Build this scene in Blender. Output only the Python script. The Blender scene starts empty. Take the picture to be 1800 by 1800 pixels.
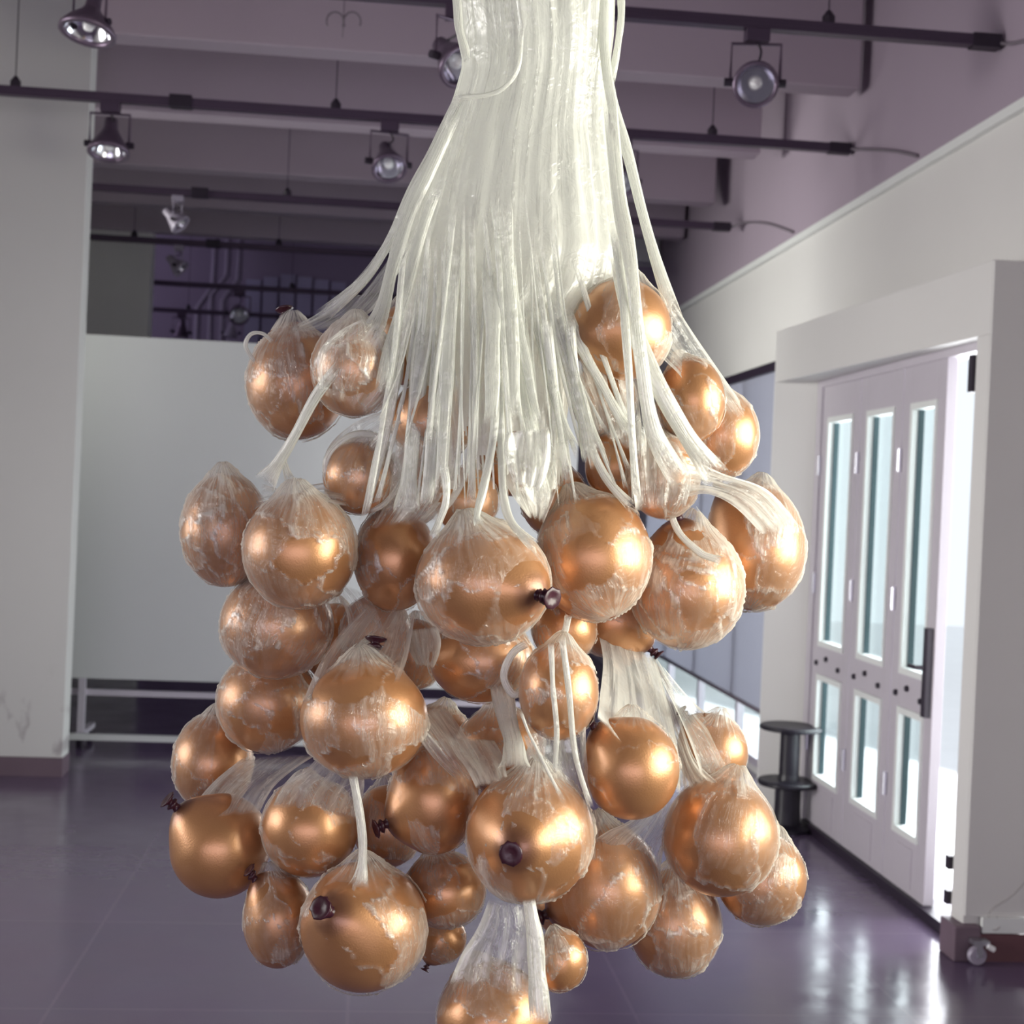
import bpy, bmesh, math, random
from mathutils import Vector, Matrix, noise
random.seed(7)
SC = bpy.context.scene
COL = SC.collection

# ------------------------------------------------------------------ camera
FPX = 2550.0
CAM = Vector((0, 0, 1.6))
ROLL = math.radians(2.5)
Yc = Vector(((650-900)/FPX, (900-870)/FPX, -1)).normalized()
s_, c_ = math.sin(ROLL), math.cos(ROLL)
Zc = Vector((s_, c_, (30*c_-250*s_)/FPX)).normalized()
Zc = (Zc - Yc*Zc.dot(Yc)).normalized()
Xc = Yc.cross(Zc)
W2C = Matrix((Xc, Yc, Zc)).transposed()      # columns = world axes in camera space
C2W = W2C.transposed()
Rv, Uv, Fv = C2W @ Vector((1, 0, 0)), C2W @ Vector((0, 1, 0)), C2W @ Vector((0, 0, -1))
cam = bpy.data.cameras.new('camera'); camo = bpy.data.objects.new('camera', cam)
COL.objects.link(camo)
camo.matrix_world = Matrix.Translation(CAM) @ C2W.to_4x4()
cam.sensor_fit = 'HORIZONTAL'; cam.sensor_width = 36.0
cam.lens = 36.0*FPX/1800.0
cam.clip_start = 0.05; cam.clip_end = 200
cam.dof.use_dof = True; cam.dof.focus_distance = 1.9; cam.dof.aperture_fstop = 8.5
SC.camera = camo

# ------------------------------------------------------------------ world, light, exposure
SC.view_settings.view_transform = 'Standard'
SC.view_settings.look = 'None'
SC.view_settings.gamma = 1.0
SC.view_settings.use_curve_mapping = False
SC.view_settings.exposure = 0.1
SC.cycles.transparent_max_bounces = 40
SC.cycles.max_bounces = 10
SC.cycles.sample_clamp_indirect = 8.0
w = bpy.data.worlds.new('world'); SC.world = w; w.use_nodes = True
bg = w.node_tree.nodes['Background']
bg.inputs[0].default_value = (0.86, 0.93, 1.0, 1); bg.inputs[1].default_value = 1.05

def area(name, loc, target, sx, sy, power, col, spread=180):
    l = bpy.data.lights.new(name, 'AREA'); l.shape = 'RECTANGLE'; l.size = sx; l.size_y = sy
    l.energy = power; l.color = col; l.spread = math.radians(spread)
    o = bpy.data.objects.new(name, l); COL.objects.link(o); o.location = loc
    o.rotation_euler = (Vector(target)-Vector(loc)).to_track_quat('-Z', 'Y').to_euler()
    return o
# daylight through the side windows beside the camera and the glazed doors, plus added fill lamps
area('daylight_side_window', (2.36, 1.05, 1.95), (0.15, 1.95, 1.95), 2.7, 1.5, 46, (1.0, 0.975, 0.85), 95)
area('daylight_far_side', (-4.2, 1.9, 2.1), (0, 2.2, 1.95), 2.4, 1.7, 16, (0.98, 0.95, 0.95), 80)
area('fill_partition', (-4.8, 4.6, 1.6), (2.2, 5.9, 1.35), 2.2, 1.8, 48, (1.0, 0.98, 0.95), 80)  # added lamp that brightens the door partition, no real source here
area('fill_rear', (-1.2, -4.0, 1.3), (-1.0, 5, 0.2), 6.6, 2.0, 34, (0.92, 0.84, 1.0), 100)  # added soft violet fill from behind the camera
area('fill_right_wall', (-4.85, 8.75, 2.9), (2.4, 8.5, 2.45), 1.6, 0.8, 30, (1.0, 1.0, 0.94), 50)  # added unseen lamp that brightens the far right wall
area('daylight_doors', (3.5, 6.6, 1.5), (0.5, 6.0, 0.9), 2.4, 2.4, 190, (0.95, 0.98, 1.0), 180)
area('daylight_far_windows', (3.5, 10.6, 1.3), (0.2, 9.6, 1.2), 4.8, 2.4, 190, (0.94, 0.95, 1.0), 180)
area('fill_back_hall', (-4.7, 15.2, 4.2), (1.0, 15.6, 4.2), 2.6, 1.8, 22, (0.80, 0.74, 1.0), 180)  # added dim violet lamp to lift the dark hall

# ------------------------------------------------------------------ pixel -> place
def ray(px, py):
    return C2W @ Vector(((px-900)/FPX, -(py-900)/FPX, -1))
def P(px, py, d):
    return CAM + ray(px, py)*d
def onY(px, py, Y):
    r = ray(px, py); return CAM + r*(Y/r.y)
def onX(px, py, X):
    r = ray(px, py); return CAM + r*(X/r.x)
def onZ(px, py, Z):
    r = ray(px, py); return CAM + r*((Z-CAM.z)/r.z)

# ------------------------------------------------------------------ materials
def mat(name, col, rough=0.6, metal=0.0, var=0.06, scale=6.0, bump=0.0, coat=0.0, spec=0.5):
    m = bpy.data.materials.new(name); m.use_nodes = True
    nt = m.node_tree; b = nt.nodes['Principled BSDF']
    b.inputs['Roughness'].default_value = rough; b.inputs['Metallic'].default_value = metal
    b.inputs['Coat Weight'].default_value = coat
    b.inputs['Specular IOR Level'].default_value = spec
    tc = nt.nodes.new('ShaderNodeTexCoord'); nz = nt.nodes.new('ShaderNodeTexNoise')
    nz.inputs['Scale'].default_value = scale; nz.inputs['Detail'].default_value = 5
    nt.links.new(tc.outputs['Object'], nz.inputs['Vector'])
    mx = nt.nodes.new('ShaderNodeMix'); mx.data_type = 'RGBA'
    lo = tuple(c*(1-var) for c in col); hi = tuple(min(1, c*(1+var)) for c in col)
    mx.inputs[6].default_value = (*lo, 1); mx.inputs[7].default_value = (*hi, 1)
    nt.links.new(nz.outputs['Fac'], mx.inputs[0]); nt.links.new(mx.outputs[2], b.inputs['Base Color'])
    if bump:
        bp = nt.nodes.new('ShaderNodeBump'); bp.inputs['Strength'].default_value = bump
        bp.inputs['Distance'].default_value = 0.01
        nt.links.new(nz.outputs['Fac'], bp.inputs['Height']); nt.links.new(bp.outputs[0], b.inputs['Normal'])
    return m

M = {}
M['wall'] = mat('white_wall_paint', (0.70, 0.69, 0.67), 0.7, var=0.03, scale=2)
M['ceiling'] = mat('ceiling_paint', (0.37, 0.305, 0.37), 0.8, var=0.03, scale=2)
M['beam'] = mat('beam_paint', (0.43, 0.36, 0.42), 0.7, var=0.03, scale=2)
M['back'] = mat('hall_wall_shade', (0.34, 0.28, 0.38), 0.8, var=0.05, scale=1)  # darker than the other walls: the hall's shade is put into the colour
M['panel'] = mat('panel_white', (0.72, 0.74, 0.73), 0.6, var=0.02, scale=2)
M['skirt'] = mat('skirting_grey', (0.16, 0.11, 0.14), 0.6, var=0.1)
M['redbase'] = mat('red_brown_base', (0.14, 0.06, 0.07), 0.6, var=0.15)
M['rail'] = mat('rail_dark_metal', (0.075, 0.05, 0.085), 0.45, 0.3, var=0.1)
M['black'] = mat('black_plastic', (0.02, 0.012, 0.025), 0.45, var=0.1)
M['wire'] = mat('grey_wire', (0.20, 0.17, 0.20), 0.5, var=0.05)
M['wirepale'] = mat('pale_cable', (0.40, 0.38, 0.38), 0.6, var=0.05)
M['lampmetal'] = mat('lamp_grey_metal', (0.16, 0.12, 0.17), 0.35, 0.6, var=0.1)
M['lampwhite'] = mat('lamp_white_metal', (0.38, 0.34, 0.42), 0.4, 0.1, var=0.05)
M['reflector'] = mat('reflector_chrome', (0.75, 0.75, 0.80), 0.15, 1.0, var=0.05)
M['bulb'] = mat('bulb_frosted_glass', (0.95, 0.95, 0.95), 0.15, var=0.01, coat=0.5)
M['doorpaint'] = mat('door_white_paint', (0.54, 0.50, 0.55), 0.4, var=0.04)
M['bead'] = mat('glazing_bead_white', (0.78, 0.80, 0.78), 0.4, var=0.03)
M['gasket'] = mat('dark_gasket', (0.03, 0.06, 0.07), 0.5)
M['blind'] = mat('blind_fabric', (0.40, 0.39, 0.46), 0.9, var=0.03, scale=30)
M['steel'] = mat('steel', (0.55, 0.55, 0.60), 0.3, 0.9, var=0.08)
M['knot'] = mat('knot_dark_latex', (0.05, 0.012, 0.022), 0.3, var=0.3, scale=60)
M['table'] = mat('table_dark_lacquer', (0.008, 0.005, 0.013), 0.5, var=0.1, coat=0.1)
M['pave'] = mat('exterior_paving', (0.80, 0.80, 0.80), 0.9, var=0.05)
M['tubewhite'] = mat('frame_white_tube', (0.62, 0.58, 0.64), 0.4, var=0.05)
M['pipe'] = mat('pipe_grey', (0.32, 0.27, 0.36), 0.5, var=0.05)
M['pale_window'] = mat('pale_pane', (0.45, 0.42, 0.58), 0.6, var=0.08)  # flat pale colour for the panes at the back of the hall

def floor_mat():
    m = bpy.data.materials.new('floor_tiles'); m.use_nodes = True
    nt = m.node_tree; b = nt.nodes['Principled BSDF']; L = nt.links.new
    tc = nt.nodes.new('ShaderNodeTexCoord')
    br = nt.nodes.new('ShaderNodeTexBrick'); br.offset = 0.0
    br.inputs['Scale'].default_value = 1.0
    br.inputs['Brick Width'].default_value = 0.9; br.inputs['Row Height'].default_value = 0.9
    br.inputs['Mortar Size'].default_value = 0.006
    br.inputs['Color1'].default_value = (0.135, 0.098, 0.165, 1)
    br.inputs['Color2'].default_value = (0.126, 0.091, 0.154, 1)
    br.inputs['Mortar'].default_value = (0.15, 0.112, 0.18, 1)
    L(tc.outputs['Object'], br.inputs['Vector'])
    nz = nt.nodes.new('ShaderNodeTexNoise'); nz.inputs['Scale'].default_value = 3.5; nz.inputs['Detail'].default_value = 8
    L(tc.outputs['Object'], nz.inputs['Vector'])
    mx = nt.nodes.new('ShaderNodeMix'); mx.data_type = 'RGBA'; mx.blend_type = 'MULTIPLY'
    mx.inputs[0].default_value = 0.45
    L(br.outputs['Color'], mx.inputs[6]); L(nz.outputs['Color'], mx.inputs[7])
    rgb = nt.nodes.new('ShaderNodeMapRange'); rgb.inputs[1].default_value = 0.3; rgb.inputs[2].default_value = 0.7
    rgb.inputs[3].default_value = 0.12; rgb.inputs[4].default_value = 0.26
    L(nz.outputs['Fac'], rgb.inputs[0]); L(rgb.outputs[0], b.inputs['Roughness'])
    mx2 = nt.nodes.new('ShaderNodeMix'); mx2.data_type = 'RGBA'
    mx2.inputs[0].default_value = 0.25
    L(br.outputs['Color'], mx2.inputs[6]); L(mx.outputs[2], mx2.inputs[7])
    L(mx2.outputs[2], b.inputs['Base Color'])
    bp = nt.nodes.new('ShaderNodeBump'); bp.inputs['Strength'].default_value = 0.06; bp.inputs['Distance'].default_value = 0.02
    nz2 = nt.nodes.new('ShaderNodeTexNoise'); nz2.inputs['Scale'].default_value = 9
    L(tc.outputs['Object'], nz2.inputs['Vector']); L(nz2.outputs['Fac'], bp.inputs['Height']); L(bp.outputs[0], b.inputs['Normal'])
    b.inputs['Specular IOR Level'].default_value = 0.6
    return m
M['floor'] = floor_mat()

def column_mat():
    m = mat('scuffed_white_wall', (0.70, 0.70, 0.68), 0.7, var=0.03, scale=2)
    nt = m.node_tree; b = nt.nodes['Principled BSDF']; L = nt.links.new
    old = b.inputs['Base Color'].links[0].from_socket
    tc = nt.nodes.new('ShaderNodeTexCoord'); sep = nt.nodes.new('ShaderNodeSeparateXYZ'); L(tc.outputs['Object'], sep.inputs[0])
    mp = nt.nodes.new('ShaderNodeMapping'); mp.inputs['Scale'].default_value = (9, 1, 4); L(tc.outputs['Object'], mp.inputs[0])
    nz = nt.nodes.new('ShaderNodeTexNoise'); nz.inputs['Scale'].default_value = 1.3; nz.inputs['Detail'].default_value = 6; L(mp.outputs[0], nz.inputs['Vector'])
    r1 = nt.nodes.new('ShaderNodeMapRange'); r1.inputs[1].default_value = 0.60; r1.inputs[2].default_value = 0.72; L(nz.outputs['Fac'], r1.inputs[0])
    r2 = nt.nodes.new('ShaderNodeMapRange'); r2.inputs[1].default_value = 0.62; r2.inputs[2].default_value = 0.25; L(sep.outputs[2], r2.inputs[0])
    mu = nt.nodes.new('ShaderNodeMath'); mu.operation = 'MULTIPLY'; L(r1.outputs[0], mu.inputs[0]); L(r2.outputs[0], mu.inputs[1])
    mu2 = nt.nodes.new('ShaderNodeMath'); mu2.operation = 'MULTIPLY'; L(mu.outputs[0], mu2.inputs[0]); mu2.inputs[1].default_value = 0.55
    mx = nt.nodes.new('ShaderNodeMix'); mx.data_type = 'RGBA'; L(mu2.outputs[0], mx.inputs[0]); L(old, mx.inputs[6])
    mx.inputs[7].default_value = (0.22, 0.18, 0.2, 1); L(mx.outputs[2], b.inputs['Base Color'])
    return m
M['column'] = column_mat()

def blind_mat():
    m = mat('blind_fabric', (0.42, 0.41, 0.48), 0.9, var=0.03, scale=30)
    nt = m.node_tree; b = nt.nodes['Principled BSDF']; L = nt.links.new
    t = nt.nodes.new('ShaderNodeBsdfTranslucent'); t.inputs[0].default_value = (0.44, 0.43, 0.47, 1)
    mx = nt.nodes.new('ShaderNodeMixShader'); mx.inputs[0].default_value = 0.6
    L(b.outputs[0], mx.inputs[1]); L(t.outputs[0], mx.inputs[2]); L(mx.outputs[0], nt.nodes['Material Output'].inputs[0])
    return m
M['blind'] = blind_mat()

def glass_mat():
    m = bpy.data.materials.new('window_glass'); m.use_nodes = True
    nt = m.node_tree; nt.nodes.remove(nt.nodes['Principled BSDF']); L = nt.links.new
    out = nt.nodes['Material Output']
    t = nt.nodes.new('ShaderNodeBsdfTransparent'); t.inputs[0].default_value = (0.93, 0.98, 0.97, 1)
    g = nt.nodes.new('ShaderNodeBsdfGlossy'); g.inputs['Roughness'].default_value = 0.05
    lw = nt.nodes.new('ShaderNodeLayerWeight'); lw.inputs[0].default_value = 0.5
    pw = nt.nodes.new('ShaderNodeMath'); pw.operation = 'POWER'; L(lw.outputs['Facing'], pw.inputs[0]); pw.inputs[1].default_value = 5.0
    fr = nt.nodes.new('ShaderNodeMath'); fr.operation = 'MULTIPLY_ADD'; L(pw.outputs[0], fr.inputs[0]); fr.inputs[1].default_value = 0.5; fr.inputs[2].default_value = 0.04
    mx = nt.nodes.new('ShaderNodeMixShader'); L(fr.outputs[0], mx.inputs[0]); L(t.outputs[0], mx.inputs[1]); L(g.outputs[0], mx.inputs[2])
    L(mx.outputs[0], out.inputs[0]); return m
M['glass'] = glass_mat()

def gold_mat():
    m = bpy.data.materials.new('pearl_gold_latex'); m.use_nodes = True
    nt = m.node_tree; b = nt.nodes['Principled BSDF']; L = nt.links.new
    tc = nt.nodes.new('ShaderNodeTexCoord')
    nz = nt.nodes.new('ShaderNodeTexNoise'); nz.inputs['Scale'].default_value = 22; nz.inputs['Detail'].default_value = 4
    L(tc.outputs['Object'], nz.inputs['Vector'])
    mx = nt.nodes.new('ShaderNodeMix'); mx.data_type = 'RGBA'
    mx.inputs[6].default_value = (0.55, 0.262, 0.110, 1); mx.inputs[7].default_value = (0.65, 0.335, 0.150, 1)
    L(nz.outputs['Fac'], mx.inputs[0])
    # the latex is thicker and darker where it runs into the knot
    at = nt.nodes.new('ShaderNodeAttribute'); at.attribute_name = 'near_knot'
    mk = nt.nodes.new('ShaderNodeMix'); mk.data_type = 'RGBA'; mk.inputs[7].default_value = (0.07, 0.018, 0.03, 1)
    L(at.outputs['Fac'], mk.inputs[0]); L(mx.outputs[2], mk.inputs[6]); L(mk.outputs[2], b.inputs['Base Color'])
    b.inputs['Metallic'].default_value = 0.55; b.inputs['Roughness'].default_value = 0.36
    b.inputs['Coat Weight'].default_value = 0.6; b.inputs['Coat Roughness'].default_value = 0.25
    fine = nt.nodes.new('ShaderNodeTexNoise'); fine.inputs['Scale'].default_value = 420; fine.inputs['Detail'].default_value = 2
    L(tc.outputs['Object'], fine.inputs['Vector'])
    bp = nt.nodes.new('ShaderNodeBump'); bp.inputs['Strength'].default_value = 0.10; bp.inputs['Distance'].default_value = 0.002
    L(fine.outputs['Fac'], bp.inputs['Height']); L(bp.outputs[0], b.inputs['Normal'])
    return m
M['gold'] = gold_mat()

def film_mat():
    m = bpy.data.materials.new('cling_film'); m.use_nodes = True
    nt = m.node_tree; nt.nodes.remove(nt.nodes['Principled BSDF']); L = nt.links.new
    N = nt.nodes.new; out = nt.nodes['Material Output']
    co = N('ShaderNodeAttribute'); co.attribute_name = 'film_co'
    fa = N('ShaderNodeAttribute'); fa.attribute_name = 'film_a'
    st = N('ShaderNodeTexNoise'); st.inputs['Scale'].default_value = 9.0; st.inputs['Detail'].default_value = 4; st.inputs['Roughness'].default_value = 0.55
    L(co.outputs['Vector'], st.inputs['Vector'])
    tc = N('ShaderNodeTexCoord')
    cr = N('ShaderNodeTexNoise'); cr.inputs['Scale'].default_value = 38; cr.inputs['Detail'].default_value = 3; cr.inputs['Distortion'].default_value = 1.2
    L(tc.outputs['Object'], cr.inputs['Vector'])
    r1 = N('ShaderNodeMapRange'); r1.inputs[1].default_value = 0.36; r1.inputs[2].default_value = 0.66; r1.inputs[3].default_value = 0.38; r1.inputs[4].default_value = 1.6
    L(st.outputs['Fac'], r1.inputs[0])
    mul = N('ShaderNodeMath'); mul.operation = 'MULTIPLY'; L(fa.outputs['Fac'], mul.inputs[0]); L(r1.outputs[0], mul.inputs[1])
    # thin white crinkle lines: the zero lines of a stretched noise
    s2 = N('ShaderNodeTexNoise'); s2.inputs['Scale'].default_value = 7.0; s2.inputs['Detail'].default_value = 4; s2.inputs['Distortion'].default_value = 0.6
    mp = N('ShaderNodeMapping'); mp.inputs['Location'].default_value = (3.1, 7.7, 1.3); L(co.outputs['Vector'], mp.inputs[0]); L(mp.outputs[0], s2.inputs['Vector'])
    sb = N('ShaderNodeMath'); sb.operation = 'SUBTRACT'; L(s2.outputs['Fac'], sb.inputs[0]); sb.inputs[1].default_value = 0.5
    ab = N('ShaderNodeMath'); ab.operation = 'ABSOLUTE'; L(sb.outputs[0], ab.inputs[0])
    ln = N('ShaderNodeMapRange'); ln.inputs[1].default_value = 0.014; ln.inputs[2].default_value = 0.004; L(ab.outputs[0], ln.inputs[0])
    cap = N('ShaderNodeMath'); cap.operation = 'MULTIPLY'; cap.use_clamp = True; L(fa.outputs['Fac'], cap.inputs[0]); cap.inputs[1].default_value = 2.2
    l2 = N('ShaderNodeMath'); l2.operation = 'MULTIPLY'; L(ln.outputs[0], l2.inputs[0]); L(cap.outputs[0], l2.inputs[1])
    l3 = N('ShaderNodeMath'); l3.operation = 'MULTIPLY_ADD'; L(l2.outputs[0], l3.inputs[0]); l3.inputs[1].default_value = 0.35; L(mul.outputs[0], l3.inputs[2])
    lw = N('ShaderNodeLayerWeight'); lw.inputs['Blend'].default_value = 0.5
    pw = N('ShaderNodeMath'); pw.operation = 'POWER'; L(lw.outputs['Facing'], pw.inputs[0]); pw.inputs[1].default_value = 3.0
    pc = N('ShaderNodeMath'); pc.operation = 'MULTIPLY'; L(pw.outputs[0], pc.inputs[0]); L(cap.outputs[0], pc.inputs[1])
    ed = N('ShaderNodeMath'); ed.operation = 'MULTIPLY_ADD'; L(pc.outputs[0], ed.inputs[0]); ed.inputs[1].default_value = 0.8; L(l3.outputs[0], ed.inputs[2]); ed.use_clamp = True
    d = N('ShaderNodeBsdfDiffuse'); d.inputs[0].default_value = (0.93, 0.945, 0.885, 1)
    t = N('ShaderNodeBsdfTranslucent'); t.inputs[0].default_value = (0.93, 0.945, 0.885, 1)
    m1 = N('ShaderNodeMixShader'); m1.inputs[0].default_value = 0.5; L(d.outputs[0], m1.inputs[1]); L(t.outputs[0], m1.inputs[2])
    g = N('ShaderNodeBsdfGlossy'); g.inputs['Roughness'].default_value = 0.22; g.inputs[0].default_value = (0.95, 0.95, 0.92, 1)
    m2 = N('ShaderNodeMixShader'); m2.inputs[0].default_value = 0.12; L(m1.outputs[0], m2.inputs[1]); L(g.outputs[0], m2.inputs[2])
    ad = N('ShaderNodeMath'); ad.operation = 'MULTIPLY_ADD'; L(st.outputs['Fac'], ad.inputs[0]); ad.inputs[1].default_value = 0.6; L(cr.outputs['Fac'], ad.inputs[2])
    bp = N('ShaderNodeBump'); bp.inputs['Strength'].default_value = 0.45; bp.inputs['Distance'].default_value = 0.005; L(ad.outputs[0], bp.inputs['Height'])
    for s in (d, t, g): L(bp.outputs[0], s.inputs['Normal'])
    tr = N('ShaderNodeBsdfTransparent'); tr.inputs[0].default_value = (1, 1, 1, 1)
    # where it is clear the film still shines: a weak gloss over the transparent part
    g2 = N('ShaderNodeBsdfGlossy'); g2.inputs['Roughness'].default_value = 0.13
    b2 = N('ShaderNodeBump'); b2.inputs['Strength'].default_value = 1.0; b2.inputs['Distance'].default_value = 0.010; L(ad.outputs[0], b2.inputs['Height']); L(b2.outputs[0], g2.inputs['Normal'])
    cl = N('ShaderNodeMath'); cl.operation = 'MULTIPLY'; L(cap.outputs[0], cl.inputs[0]); cl.inputs[1].default_value = 0.11
    m0 = N('ShaderNodeMixShader'); L(cl.outputs[0], m0.inputs[0]); L(tr.outputs[0], m0.inputs[1]); L(g2.outputs[0], m0.inputs[2])
    m3 = N('ShaderNodeMixShader'); L(ed.outputs[0], m3.inputs[0]); L(m0.outputs[0], m3.inputs[1]); L(m2.outputs[0], m3.inputs[2])
    L(m3.outputs[0], out.inputs[0]); return m
M['film'] = film_mat()

# ------------------------------------------------------------------ helpers
def tag(o, label=None, cat=None, group=None, kind=None):
    if label: o['label'] = label
    if cat: o['category'] = cat
    if group: o['group'] = group
    if kind: o['kind'] = kind
    return o
def empty(name, loc, label=None, cat=None, group=None):
    o = bpy.data.objects.new(name, None); COL.objects.link(o); o.location = loc
    o.empty_display_size = 0.05
    return tag(o, label, cat, group)
def obj(name, bm, m, parent=None, smooth=False, bevel=0.0):
    me = bpy.data.meshes.new(name)
    bmesh.ops.recalc_face_normals(bm, faces=bm.faces[:])
    bm.to_mesh(me); bm.free()
    if smooth:
        for p in me.polygons: p.use_smooth = True
    me.materials.append(m)
    o = bpy.data.objects.new(name, me); COL.objects.link(o)
    if parent: o.parent = parent
    if bevel:
        md = o.modifiers.new('bevel', 'BEVEL'); md.width = bevel; md.segments = 2; md.limit_method = 'ANGLE'
    return o
def box(bm, lo, hi, mtx=None):
    lo, hi = Vector(lo), Vector(hi)
    vs = [bm.verts.new((x, y, z)) for x in (lo.x, hi.x) for y in (lo.y, hi.y) for z in (lo.z, hi.z)]
    if mtx:
        for v in vs: v.co = mtx @ v.co
    for f in ((0, 1, 3, 2), (4, 6, 7, 5), (0, 4, 5, 1), (2, 3, 7, 6), (0, 2, 6, 4), (1, 5, 7, 3)):
        bm.faces.new([vs[i] for i in f])
def frame_axes(d):
    d = d.normalized(); a = Vector((0, 0, 1)) if abs(d.z) < 0.9 else Vector((1, 0, 0))
    x = d.cross(a).normalized(); return x, d.cross(x).normalized(), d
def tube(bm, pts, r, n=8, caps=True):
    pts = [Vector(p) for p in pts]; rings = []
    for i, p in enumerate(pts):
        d = pts[min(i+1, len(pts)-1)] - pts[max(i-1, 0)]
        x, y, _ = frame_axes(d)
        rr = r[i] if isinstance(r, (list, tuple)) else r
        rings.append([bm.verts.new(p + x*math.cos(2*math.pi*k/n)*rr + y*math.sin(2*math.pi*k/n)*rr) for k in range(n)])
    for a, b in zip(rings, rings[1:]):
        for k in range(n): bm.faces.new((a[k], a[(k+1) % n], b[(k+1) % n], b[k]))
    if caps: bm.faces.new(rings[0]); bm.faces.new(rings[-1])
def lathe(bm, prof, n=24, mtx=None, close=False):
    rings = []
    for r, z in prof:
        rings.append([bm.verts.new((r*math.cos(2*math.pi*k/n), r*math.sin(2*math.pi*k/n), z)) for k in range(n)])
    if mtx:
        for rg in rings:
            for v in rg: v.co = mtx @ v.co
    for a, b in zip(rings, rings[1:]):
        for k in range(n): bm.faces.new((a[k], a[(k+1) % n], b[(k+1) % n], b[k]))
    if close: bm.faces.new(rings[0]); bm.faces.new(rings[-1])
def catmull(pts, n):
    pts = [Vector(p) for p in pts]; out = []
    for i in range(n):
        t = i/(n-1)*(len(pts)-1); k = min(int(t), len(pts)-2); u = t-k
        p0, p1, p2, p3 = pts[max(k-1, 0)], pts[k], pts[k+1], pts[min(k+2, len(pts)-1)]
        out.append(0.5*((2*p1)+(p2-p0)*u+(2*p0-5*p1+4*p2-p3)*u*u+(3*p1-p0-3*p2+p3)*u**3))
    return out
def sstep(a, b, x):
    t = max(0.0, min(1.0, (x-a)/(b-a))) if a != b else float(x > a)
    return t*t*(3-2*t)
def struct(name, boxes, m, parent=None, bevel=0.0):
    bm = bmesh.new()
    for b in boxes: box(bm, *b)
    o = obj(name, bm, m, parent, bevel=bevel)
    if not parent: o['kind'] = 'structure'
    return o

# ------------------------------------------------------------------ room shell
ZC = 4.25; ZT = 3.2; ZH = 5.6; XW = 2.42; YB = 17.3; YS = 12.95
DOOR_Y0, DOOR_Y1, LINT = 5.20, 7.78, 2.285
WIN_Y0, WIN_Y1 = 7.95, 12.4
struct('floor', [((-5, -4.2, -0.1), (XW+0.2, YB, 0)), ((XW+0.2, -4.2, -0.1), (2.95, 5.1, 0))], M['floor'])
struct('exterior_ground', [((XW+0.2, -4, -0.14), (14, 22, -0.06))], M['pave'])
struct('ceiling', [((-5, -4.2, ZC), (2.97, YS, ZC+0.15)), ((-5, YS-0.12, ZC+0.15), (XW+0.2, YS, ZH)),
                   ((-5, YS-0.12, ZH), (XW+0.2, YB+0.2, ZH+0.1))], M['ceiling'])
struct('wall_right', [((2.95, -4.2, 0), (2.97, 5.11, ZC)), ((XW, 5.102, 0), (XW+0.02, DOOR_Y0, ZT)), ((XW, DOOR_Y0, LINT), (XW+0.02, DOOR_Y1, ZT)),
                      ((XW, DOOR_Y1, 0), (XW+0.02, WIN_Y0, ZT)), ((XW, WIN_Y0, 2.52), (XW+0.02, WIN_Y1, ZT)),
                      ((XW, WIN_Y0, 0), (XW+0.02, WIN_Y1, 0.04)), ((XW, WIN_Y1, 0), (XW+0.02, YB+0.2, ZT))], M['wall'])
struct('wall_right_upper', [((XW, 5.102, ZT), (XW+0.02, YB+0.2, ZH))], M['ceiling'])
struct('wall_left', [((-5.2, -4.2, 0), (-5, YB+0.2, ZH))], M['wall'])
struct('wall_rear', [((-5, -4.4, 0), (XW+0.2, -4.2, ZC))], M['wall'])
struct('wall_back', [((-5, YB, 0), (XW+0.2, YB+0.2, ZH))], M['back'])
cx = onY(112, 1280, 8.06).x
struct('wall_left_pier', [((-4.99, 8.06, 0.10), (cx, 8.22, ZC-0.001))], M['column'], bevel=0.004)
struct('baseboard_left', [((-4.99, 8.045, 0), (cx+0.004, 8.23, 0.10))], M['skirt'])
bx = onY(266, 450, 12.6).x
struct('wall_left_bulkhead', [((-4.99, 12.6, 0), (bx, 12.8, ZC-0.001))], M['wall'])
# cornice line along the right wall
struct('trim_1', [((XW-0.03, 5.12, ZT-0.03), (XW-0.001, YB-0.01, ZT+0.01))], M['bead'])
# ceiling beams
for i, yb in enumerate((7.10, 8.53, 9.97, 11.32, 12.50)):
    struct('ceiling_beam', [((-1.42 if i == 0 else -4.98, yb, 3.745), ((2.36, 2.24, 2.31, 2.39, 1.55)[i], yb+0.17, ZC-0.001))], M['beam'], bevel=0.008)
struct('trim_3', [((1.56, 12.38, 3.72), (2.40, 12.68, 4.12))], M['panel'], bevel=0.006)
# ------------------------------------------------------------------ projecting partition with the doors
Ff = Vector((2.10, 7.50, 0)); Fn = Vector((2.222, 5.10, 0))
dirF = (Fn-Ff).normalized(); nrm = Vector((dirF.y, -dirF.x, 0))     # points to the room side (-X)
if nrm.x > 0: nrm = -nrm
bm = bmesh.new()
def prism(bm, pts, z0, z1):
    a = [bm.verts.new((p[0], p[1], z0)) for p in pts]; b = [bm.verts.new((p[0], p[1], z1)) for p in pts]
    bm.faces.new(a); bm.faces.new(b)
    n = len(pts)
    for i in range(n): bm.faces.new((a[i], a[(i+1) % n], b[(i+1) % n], b[i]))
def Fp(t): return Ff + (Fn-Ff)*t
tj = (7.50-5.20)/(7.50-5.10)
jn = Fp(tj)
prism(bm, [(Ff.x, Ff.y), (Fn.x, Fn.y), (XW-0.002, Fn.y), (XW-0.002, Ff.y)], LINT, 2.557)           # lintel
prism(bm, [(jn.x, jn.y), (Fn.x, Fn.y), (XW-0.002, Fn.y), (XW-0.002, jn.y)], 0.0, LINT)           # right pier
prism(bm, [(Ff.x, Ff.y), (Ff.x, Ff.y-0.02), (2.335, 7.30), (2.345, 7.32)], 0.0, LINT)  # left jamb
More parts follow.
